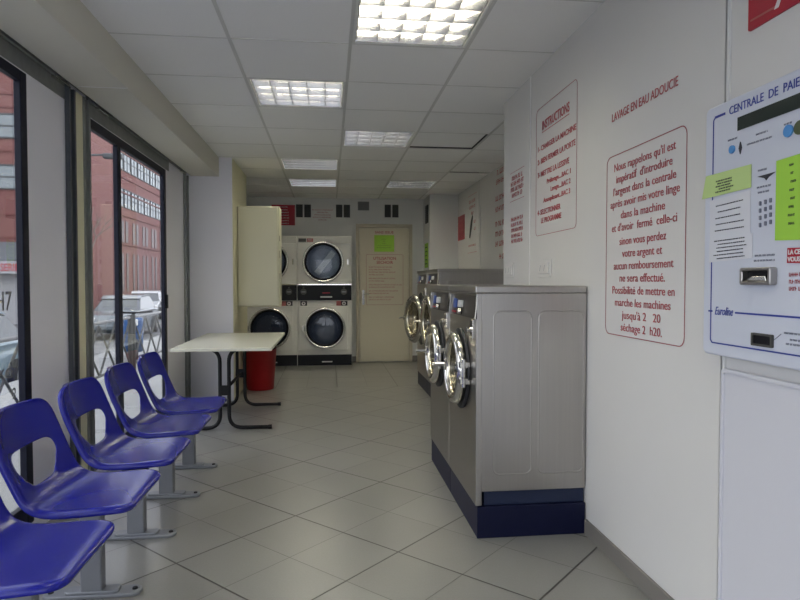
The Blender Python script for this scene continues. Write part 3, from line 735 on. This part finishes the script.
line(bm, (x0 - .012, zm), (x0 + .008, zm), .005); line(bm, (P(735, 312)[0], zm), (KW - .02, zm), .005); line(bm, (KW - .02, zb), (KW - .02, zt)); line(bm, (.46, zt), (KW - .02, zt), .005)
link_mesh('blue_outline', bm, 'kioskblue', t)
bm = bmesh.new(); tx = P(729, 113)[0]
add_text(bm, 'CENTRALE  DE  PAIEMENT', .034, tx, zt - .010, fm, 'LEFT', .352)
link_mesh('title', bm, 'kioskblue', t)
bm = bmesh.new(); add_text(bm, 'Euroline', .036, P(714.5, 312)[0], zm - .010, fm, 'LEFT', .085, shear=.4); link_mesh('logo', bm, 'kioskblue', t)
a = P(738, 124); bm = bmesh.new(); quad(bm, [(a[0], a[1] - .020), (a[0] + .34, a[1] - .020), (a[0] + .34, a[1] + .018), (a[0], a[1] + .018)], .0003, .003); link_mesh('display', bm, 'slotglass', t)
def disc(px, py, r, nm, m_, z1=.006):
    a = P(px, py); bm = bmesh.new(); add_prism(bm, [(a[0] + r * math.cos(2 * PI * i / 20), a[1] + r * math.sin(2 * PI * i / 20)) for i in range(20)], .0003, z1, fm); link_mesh(nm, bm, m_, t, bevel=.001)
disc(732.5, 149.5, .012, 'blue_button', 'skyblue'); disc(789, 131, .016, 'blue_button', 'skyblue'); disc(800.5, 127.5, .018, 'olive_button', 'olive')
bm = bmesh.new(); a = P(740.5, 148); quad(bm, [(a[0], a[1] - .018), (a[0] + .006, a[1]), (a[0], a[1] + .018), (a[0] - .006, a[1])], .0003, .003); link_mesh('arrow_mark', bm, 'ink', t)
def paper(nm, cs, m_, lines, ink='ink', lh=.004, inset=.18, z=.0016, top=.2, bot=.15):
    pts = [P(*c) for c in cs]    # tl, tr, br, bl
    bm = bmesh.new(); quad(bm, pts[::-1], z - .001, z); o = link_mesh(nm, bm, m_, t)
    bm = bmesh.new(); f2 = face(z)
    for i in range(lines):
        s = top + (1 - top - bot) * (i + .5) / lines
        l = Vector(pts[0]).lerp(Vector(pts[3]), s); r = Vector(pts[1]).lerp(Vector(pts[2]), s); dx = (r - l)
        k0 = inset + rnd.uniform(0, .1); k1 = 1 - inset - rnd.uniform(0, .15)
        ang = math.atan2(dx.y, dx.x); m_loc = f2 @ Matrix.Translation((l.x, l.y, 0)) @ Matrix.Rotation(ang, 4, 'Z')
        add_words(bm, dx.length * k0, dx.length * k1, -lh / 2, lh, m_loc @ Matrix.Translation((0, 0, -.0005)), rnd)
    if lines: link_mesh('print', bm, ink, o)
    return o
paper('instruction_sheet', [(710, 201), (750.5, 190), (750.5, 236), (710, 241)], 'paper', 5, inset=.12, lh=.003, top=.1)
paper('instruction_sheet', [(710, 239), (753, 233), (752.5, 258), (709, 262.5)], 'paper', 6, inset=.12, lh=.003, z=.0022, top=.06, bot=.05)
paper('green_note', [(706.5, 176.5), (752, 164), (751.5, 187.5), (702.5, 199.5)], 'palegreen', 5, inset=.27, lh=.004, z=.003, top=.3, bot=.1)
paper('green_poster', [(777, 161), (812, 150), (812, 239.5), (775.5, 240.5)], 'green', 8, inset=.36, lh=.006, z=.003, top=.05)
rl = paper('red_label', [(788, 248), (815, 247), (815, 263), (787.5, 263)], 'red', 0, z=.003)
bm = bmesh.new(); a = P(789, 254.5); b = P(788.7, 262)
add_text(bm, 'LA CENT', .017, a[0], a[1], face(.003), 'LEFT', .062, bold=.0006); add_text(bm, 'VOUS R', .017, b[0], b[1] + .001, face(.003), 'LEFT', .058, bold=.0006); link_mesh('print', bm, 'whiteink', rl)
bm = bmesh.new(); km = ink = bmesh.new()
for r_ in range(4):
    for c_ in range(3):
        a = P(760.5 + 5.2 * c_, 203.5 + 7.2 * r_ - 1.6 * c_); add_prism(bm, rrect(.0065, .012, .002, 2, *a), .0003, .004, fm)
link_mesh('keypad', bm, 'greyink', t)
bm = bmesh.new()
for (xa, xb, y, sl) in ((758, 768, 171, -1.5), (757, 771, 188, -2.5), (758, 770, 193, -2.5), (728, 738, 141, -3), (747, 772, 145, -7), (756, 768, 135, -3), (755, 775, 256, -1), (754, 775, 261, -1), (784, 800, 333, 2), (790, 800, 340, 2), (786, 800, 344, 2), (784, 792, 125, -3)):
    bm = bmesh.new(); a, b = P(xa, y), P(xb, y + sl * .4); add_words(bm, a[0], b[0], a[1] - .002, .005, fm, rnd); link_mesh('fine_print', bm, 'greyink', t)
bm = bmesh.new(); a, b = P(774, 340), P(781, 334); line(bm, a, b, .0015); link_mesh('pointer_line', bm, 'greyink', t)
bm = bmesh.new(); a = P(766, 175.5); quad(bm, [(a[0] - .034, a[1] + .002), (a[0] + .036, a[1] + .004), (a[0] + .010, a[1] - .006), (a[0] + .002, a[1] - .013), (a[0] - .006, a[1] - .006)], .0003, .002); link_mesh('bird_mark', bm, 'ink', t)
bm = bmesh.new()
for y in (275, 282, 289):
    a, b = P(789, y), P(808, y + .3); add_words(bm, a[0] , b[0], a[1] - .004, .010, fm, rnd)
link_mesh('red_print', bm, 'redprint', t)
a = P(746, 268); b = P(777, 285); bm = bmesh.new()
w_, h_ = b[0] - a[0], a[1] - b[1]; cx, cz = (a[0] + b[0]) / 2, (a[1] + b[1]) / 2
add_ring(bm, rrect(w_, h_, .006, 3, cx, cz), rrect(w_ * .82, h_ * .6, .004, 3, cx, cz), 0, .022, fm)
ch = link_mesh('coin_chute', bm, 'steelfront', t, bevel=.003)
bm = bmesh.new(); add_prism(bm, rrect(w_ * .84, h_ * .62, .002, 2, cx, cz), 0, .004, fm); link_mesh('slot', bm, 'black', ch)
bm = bmesh.new(); add_prism(bm, [(cx - w_ * .35, cz - h_ * .25), (cx + w_ * .35, cz - h_ * .3), (cx + w_ * .3, cz + h_ * .02), (cx - w_ * .1, cz)], .004, .018, fm); link_mesh('flap', bm, 'chrome', ch, bevel=.002)
a = P(754, 334); b = P(772.5, 346.5); bm = bmesh.new(); cx, cz = (a[0] + b[0]) / 2, (a[1] + b[1]) / 2; w_, h_ = b[0] - a[0], a[1] - b[1]
add_prism(bm, rrect(w_, h_, .002, 2, cx, cz), .0003, .004, fm); cu = link_mesh('change_tray', bm, 'black', t)
bm = bmesh.new(); add_ring(bm, rrect(w_ + .008, h_ + .008, .003, 2, cx, cz), rrect(w_ - .004, h_ - .004, .002, 2, cx, cz), .0003, .008, fm); link_mesh('surround', bm, 'vent', cu)
# access panel under it
t = thing('access_panel', (XR - .006, 1.752, .02), 'pale metal access panel in the wall under the payment machine', 'panel')
bm = bmesh.new(); add_prism(bm, rrect(.60, .925, .012, 5, .30, .4625), 0, .010, mt); link_mesh('plate', bm, 'panelgrey', t, bevel=.004)
bm = bmesh.new(); add_ring(bm, rrect(.60, .925, .012, 5, .30, .4625), rrect(.576, .90, .008, 5, .30, .4625), .0095, .016, mt); link_mesh('edge_lip', bm, 'panelgrey', t, bevel=.002)

# ================================================================== BACK WALL FITTINGS
mb = frame_mat((0, 0, 0), (1, 0, 0), (0, 0, 1))   # facing -Y
def grille(x, z, w, h, label, double=True):
    t = thing('air_grille', (x, YB, z), label, 'vent', 'dark air grilles high on the back wall' if double else None)
    bm = bmesh.new()
    cells = ((-w / 4 - .004, w / 2 - .014), (w / 4 + .004, w / 2 - .014)) if double else ((0, w - .02),)
    add_prism(bm, rrect(w + .014, h + .014, .003, 2), 0, .006, mb); fr = link_mesh('frame', bm, 'wall_paint', t, bevel=.001)
    for cx, cw in cells:
        bm = bmesh.new(); add_prism(bm, rrect(cw, h - .01, .002, 2, cx, 0), .006, .008, mb)
        n = 9
        for i in range(n):
            z0 = -h / 2 + .012 + (h - .024) * i / (n - 1)
            add_box(bm, cx - cw / 2 + .003, cx + cw / 2 - .003, -.018, -.008, z0 - .003, z0 + .003)
        link_mesh('louvres', bm, 'vent' if double else 'ventgrey', t)
    return t
grille(-.372, 2.265, .225, .20, 'dark double air grille just right of the red notice, above the hidden dryer')
grille(.212, 2.27, .215, .20, 'dark double air grille above the right dryer stack')
grille(.518, 2.35, .19, .14, 'single grey air grille above the left corner of the back door', False)
grille(.942, 2.28, .215, .20, 'dark double air grille above the right half of the back door')
t = sign_at('red_notice', (-.668, YB, 2.20), 'red notice board with pale print, partly behind the beige cabinet top')
bm = bmesh.new(); add_prism(bm, rrect(.34, .30, .004, 2), 0, .006, mb); link_mesh('board', bm, 'red', t)
bm = bmesh.new()
for i in range(7): add_words(bm, -.10, .08, .11 - .04 * i, .016, frame_mat((0, -.006, 0), (1, 0, 0), (0, 0, 1)), rnd)
link_mesh('print', bm, 'whiteink', t)
t = sign_at('paper_notice', (-.092, YB, 2.21), 'white paper notice with faint red lines between two dark grilles')
bm = bmesh.new(); add_prism(bm, rrect(.33, .22, .003, 2), 0, .002, mb); link_mesh('sheet', bm, 'wall', t)
bm = bmesh.new()
for i, k in enumerate((.15, .08, .12, .14, .06)): add_words(bm, -k, k, .065 - .037 * i, .017, frame_mat((0, -.002, 0), (1, 0, 0), (0, 0, 1)), rnd)
link_mesh('print', bm, 'redprint', t)
# on the door
dm = frame_mat((0, 0, 0), (1, 0, 0), (0, 0, 1)); YD = YB - .028
t = sign_at('door_sign', (.828, YD, 1.79), 'lime green paper sign taped to the back door')
bm = bmesh.new(); add_prism(bm, rrect(.30, .25, .002, 2), 0, .002, dm); link_mesh('sheet', bm, 'green', t)
bm = bmesh.new()
for i, k in enumerate((.04, .02, .03, .10, .11)): add_words(bm, -k, k, .06 - .032 * i, .010, frame_mat((0, -.002, 0), (1, 0, 0), (0, 0, 1)), rnd)
link_mesh('print', bm, 'ink', t)
t = sign_at('door_lettering', (.828, YD, 1.955), 'short line of brown capitals on the door above the green sign')
bm = bmesh.new(); add_text(bm, 'SANS ISSUE', .05, 0, -.015, dm, width=.28, bold=.001); link_mesh('lettering', bm, 'redfaint', t)
t = sign_at('door_notice', (.836, YD, 1.245), 'red outlined dryer instructions printed on the beige back door')
bordered(t, .56, .76, .02, .004, dm)
bm = bmesh.new()
add_text(bm, 'UTILISATION', .062, 0, .30, dm, width=.34, bold=.0012); add_text(bm, 'SECHOIR', .062, 0, .24, dm, width=.25, bold=.0012)
y = .18
for k in (.36, .34, .42, .22, None, .40, .24, None, .50, .40, None, .44, .30, None, .38, .34):
    if k is None: y -= .018; continue
    add_words(bm, -.24, -.24 + k, y, .018, dm, rnd); y -= .038
link_mesh('lettering', bm, 'redprint', t)
# on the side of the corner pier
ms = frame_mat((0, 0, 0), (0, -1, 0), (0, 0, 1))
t = thing('side_grille', (1.43, 8.85, 2.20), 'narrow black grille on the side of the grey corner pier', 'vent')
bm = bmesh.new(); add_prism(bm, rrect(.22, .26, .003, 2), 0, .010, ms); link_mesh('frame', bm, 'vent', t)
bm = bmesh.new()
for i in range(7): add_prism(bm, [(-.09, -.10 + .032 * i), (.09, -.10 + .032 * i), (.09, -.088 + .032 * i), (-.09, -.088 + .032 * i)], .010, .016, ms)
link_mesh('louvres', bm, 'black', t)
t = thing('green_poster', (1.43, 8.9, 1.60), 'narrow lime green poster on the side of the grey corner pier', 'poster')
bm = bmesh.new(); add_prism(bm, rrect(.30, .36, .002, 2), 0, .003, ms); link_mesh('sheet', bm, 'green', t)
bm = bmesh.new()
for i in range(5): add_words(bm, -.1, .1, .11 - .06 * i, .016, frame_mat((-.003, 0, 0), (0, -1, 0), (0, 0, 1)), rnd)
link_mesh('print', bm, 'ink', t)
# letters stuck on the near window
mw = frame_mat((0, 0, 0), (0, 1, 0), (0, 0, 1))
t = thing('window_lettering', (XL - .012, 2.90, 1.10), 'grey vinyl characters on the glass of the nearest left window', 'lettering')
bm = bmesh.new(); add_text(bm, 'H7', .12, -.03, -.015, mw, width=.14, bold=.001); link_mesh('upper_characters', bm, 'ventgrey', t)
bm = bmesh.new(); add_text(bm, 'xd', .10, -.03, -.32, mw, width=.14, bold=.001); add_text(bm, '2', .07, .05, -.42, mw, width=.035, bold=.001); link_mesh('lower_characters', bm, 'rail', t)

# ================================================================== THE STREET
ZS = -.70
struct('ground', boxes((-60, -4.3, -30, 140, ZS - .2, ZS)), 'asphalt')
struct('ground_pavement', boxes((-4.3, -1.63, -30, 140, ZS - .2, -.15)), 'pavement')
# long red building running along the street
def facade_windows(parent, along, fixed, bands, start, end, pitch, ww, face_):
    pass
t = thing('red_office_building', (-19, 80, ZS), 'long red building with two bands of windows across the street', 'building')
link_mesh('wall', boxes((-12, 0, -38, 60, 0, 17)), 'brick', t)
link_mesh('string_course', boxes(*[(0, .10, -38, 60, z - .06, z + .06) for z in (5.4, 8.1, 10.2, 11.6, 13.9)]), 'brickdark', t)
n = 0
for z0, z1 in ((8.93, 10.52), (12.35, 14.05)):
    for k in range(34):
        y = -37 + k * 2.1
        fr = link_mesh('window', boxes((0, .08, y, y + .08, z0, z1), (0, .08, y + 1.82, y + 1.9, z0, z1), (0, .08, y, y + 1.9, z1, z1 + .08), (0, .08, y, y + 1.9, z0 - .08, z0), (0, .07, y + .9, y + 1.0, z0, z1), (0, .07, y, y + 1.9, (z0 + z1) / 2 - .04, (z0 + z1) / 2 + .04)), 'facframe', t)
        link_mesh('pane', boxes((0.0, .04, y + .05, y + 1.85, z0, z1)), 'facglass', fr)
for k in range(20):
    y = -37 + k * 3.2
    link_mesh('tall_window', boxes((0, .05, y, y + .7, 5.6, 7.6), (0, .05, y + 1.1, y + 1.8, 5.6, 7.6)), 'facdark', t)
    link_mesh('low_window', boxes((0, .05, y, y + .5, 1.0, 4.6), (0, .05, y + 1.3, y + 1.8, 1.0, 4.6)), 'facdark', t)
# red corner building facing us with the shop sign
t = thing('red_corner_building', (-30, 30, ZS), 'red building with a shop front, seen through the nearest window', 'building')
link_mesh('wall', boxes((-14, 17.4, 0, 8, 0, 11.0)), 'brick', t)
for z in (3.95, 5.0, 7.9, 9.9, 10.5): link_mesh('string_course', boxes((-14, 17.4, -.05, 0, z - .04, z + .04)), 'brickdark', t)
for z0, z1 in ((6.22, 7.22), (8.54, 9.54)):
    for k in range(11):
        x = -13.5 + k * 2.8
        fr = link_mesh('window', boxes((x, x + 2.6, -.08, 0, z1, z1 + .07), (x, x + 2.6, -.08, 0, z0 - .07, z0), (x, x + .07, -.08, 0, z0, z1), (x + 2.53, x + 2.6, -.08, 0, z0, z1), (x + 1.27, x + 1.33, -.08, 0, z0, z1), (x, x + 2.6, -.08, 0, (z0 + z1) / 2 - .03, (z0 + z1) / 2 + .03)), 'facframe', t)
        link_mesh('pane', boxes((x + .05, x + 2.55, -.04, 0, z0, z1)), 'facglass', fr)
sf = link_mesh('shop_front', boxes((-10, 17.2, -.6, 0, 0, 2.9)), 'shopwhite', t)
bm = bmesh.new(); add_prism(bm, [(0, 2.9), (-1.3, 2.83), (-1.3, 2.90), (0, 3.75)], -10, 17.2, frame_mat((0, 0, 0), (0, 1, 0), (0, 0, 1))); link_mesh('awning', bm, 'awning', t)
bd = link_mesh('sign_board', boxes((8, 17.2, -1.36, -1.3, 2.28, 2.83)), 'shopwhite', t)
bm = bmesh.new(); add_text(bm, 'SERIE', .48, 16.06, 2.39, frame_mat((0, -1.37, 0), (1, 0, 0), (0, 0, 1)), width=.76, bold=.004); link_mesh('sign_lettering', bm, 'red', bd)

def make_car(name, loc, rz, paint, label):
    t = thing(name, loc, label, 'car', None, rz)
    mt = frame_mat((0, 0, 0), (1, 0, 0), (0, 0, 1))
    def loft(prof, ws):
        bm = bmesh.new(); rows = []
        for sgn in (-1, 1): rows.append([bm.verts.new((x, sgn * w, z)) for (x, z), w in zip(prof, ws)])
        n = len(prof)
        for i in range(n): bm.faces.new((rows[0][i], rows[0][(i + 1) % n], rows[1][(i + 1) % n], rows[1][i]))
        bm.faces.new(rows[0]); bm.faces.new(rows[1][::-1]); return bm
    bp = [(-2.05, .30), (-2.1, .62), (-2.02, .90), (-1.2, .95), (1.05, .93), (1.75, .80), (2.05, .62), (2.1, .35), (1.9, .22), (-1.9, .22)]
    link_mesh('body', loft(bp, [.80, .84, .80, .82, .82, .76, .74, .76, .8, .8]), paint, t, bevel=.06, seg=3)
    gp = [(-1.85, .92), (-1.35, 1.36), (-1.0, 1.42), (.15, 1.40), (.45, 1.30), (1.05, .92)]
    link_mesh('cabin_glass', loft(gp, [.76, .64, .62, .62, .64, .76]), 'carglass', t, bevel=.04)
    rp = [(-1.37, 1.37), (-1.0, 1.45), (.15, 1.43), (.47, 1.32), (.15, 1.39), (-1.0, 1.41)]
    link_mesh('roof', loft(rp, [.66, .64, .64, .66, .64, .64]), paint, t)
    for x in (-1.3, 1.3):
        for y in (-.80, .80):
            w = link_mesh('wheel', lathe([(0, -.09), (.29, -.09), (.31, -.06), (.31, .06), (.29, .09), (0, .09)], (x, y, .31), 'Y', 24), 'tyre', t, smooth=False)
            link_mesh('hubcap', lathe([(0, -.1), (.18, -.1), (.18, .1), (0, .1)], (x, y, .31), 'Y', 16), 'ventgrey', w)
    for y in (-.6, .6): link_mesh('headlamp', boxes((1.88, 2.06, y - .14, y + .14, .60, .74)), 'bright', t, bevel=.03)
    link_mesh('bumper', boxes((2.0, 2.16, -.74, .74, .32, .5)), paint, t, bevel=.05); link_mesh('bumper', boxes((-2.16, -2.0, -.76, .76, .34, .55)), paint, t, bevel=.05)
    return t
make_car('parked_car', (-9.6, 33.5, ZS), R(-80), 'carwhite', 'white car parked across the street, seen through the right pane')
make_car('parked_car', (-7.35, 23, ZS), R(-85), 'cargrey', 'grey car parked in front of the white one, seen through the left pane')
make_car('parked_car', (-6.0, 9.6, ZS), R(-88), 'carblue', 'pale blue car parked near the shop, seen through the nearest window')
# blue scooter on the pavement
t = thing('motor_scooter', (-3.45, 11.2, -.15), 'blue motor scooter parked on the pavement outside the double window', 'scooter', None, R(-70))
bm = bmesh.new(); add_prism(bm, [(-.75, .28), (-.80, .52), (-.55, .66), (-.05, .60), (.0, .30), (.30, .24), (.42, .60), (.50, .78), (.58, .74), (.56, .40), (.42, .16), (-.3, .14)], -.15, .15, frame_mat((0, 0, 0), (1, 0, 0), (0, 0, 1)))
link_mesh('bodywork', bm, 'scooter', t, bevel=.04, seg=3)
link_mesh('seat', boxes((-.72, -.05, -.13, .13, .62, .70)), 'black', t, bevel=.03)
bm = tubes(([(.55, -.3, .86), (.50, 0, .84), (.55, .3, .86)], .016), ([(.50, 0, .84), (.62, 0, .2)], .03)); link_mesh('handlebar', bm, 'black', t)
for x in (-.52, .64): link_mesh('wheel', lathe([(0, -.05), (.19, -.05), (.21, 0), (.19, .05), (0, .05)], (x, 0, .21), 'Y', 24), 'tyre', t)
bm = boxes((.50, .60, -.07, .07, .62, .74)); link_mesh('headlamp', bm, 'bright', t, bevel=.03)
# crossed street railing
for k in range(5):
    y0 = 1.6 + 2.05 * k
    t = thing('street_railing', (-3.0, y0, -.15), ['steel street railing with crossed bars, nearest section outside the first window', 'crossed-bar street railing section behind the nearest window frame', 'crossed-bar street railing section behind the wall panel between windows',
                                                   'crossed-bar street railing section outside the left pane of the double window', 'farthest crossed-bar street railing section outside the double window'][k], 'railing', 'crossed-bar railings along the kerb')
    for yy in (0, 1.9): link_mesh('post', tubes(([(0, yy, 0), (0, yy, .86)], .035)), 'vent', t, smooth=True)
    link_mesh('top_rail', tubes(([(0, 0, .82), (0, 1.9, .82)], .022)), 'ventgrey', t)
    link_mesh('cross_bar', tubes(*[([(0, a, .12), (0, a + .62, .78)], .014) for a in (.02, .64, 1.26)], *[([(0, a, .78), (0, a + .62, .12)], .014) for a in (.02, .64, 1.26)], ([(0, 0, .12), (0, 1.9, .12)], .018)), 'vent', t)
# lamp post and bare tree
t = thing('street_lamp', (-6.55, 14.6, ZS), 'thin dark street lamp arm crossing the double window', 'street lamp')
link_mesh('pole', tubes(([(0, 0, 0), (0, 0, 4.6)], [.06, .045])), 'facframe', t)
link_mesh('arm', tubes((fillet([(0, 0, 4.5), (.1, .1, 4.75), (1.25, .8, 4.95)], .3), .025)), 'facframe', t)
link_mesh('lamp_head', boxes((1.2, 1.65, .72, .9, 4.86, 4.98)), 'facframe', t, bevel=.03)
def branch(bm, p, d, l, r, depth, rn):
    q = p + d * l; add_tube(bm, [p, (p + q) / 2 + Vector((rn.uniform(-.05, .05), rn.uniform(-.05, .05), 0)), q], [r, r * .85, r * .65], 6)
    if depth: 
        for _ in range(3):
            nd = (d + Vector((rn.uniform(-.7, .7), rn.uniform(-.7, .7), rn.uniform(-.1, .5)))).normalized(); branch(bm, q, nd, l * .68, r * .6, depth - 1, rn)
bm = bmesh.new(); branch(bm, Vector((0, 0, 0)), Vector((0, 0, 1)), 1.7, .09, 4, random.Random(8))
tag(link_mesh('street_tree', bm, 'bark', loc=(-7.2, 19.5, ZS)), 'bare leafless street tree in front of the red building', 'tree')
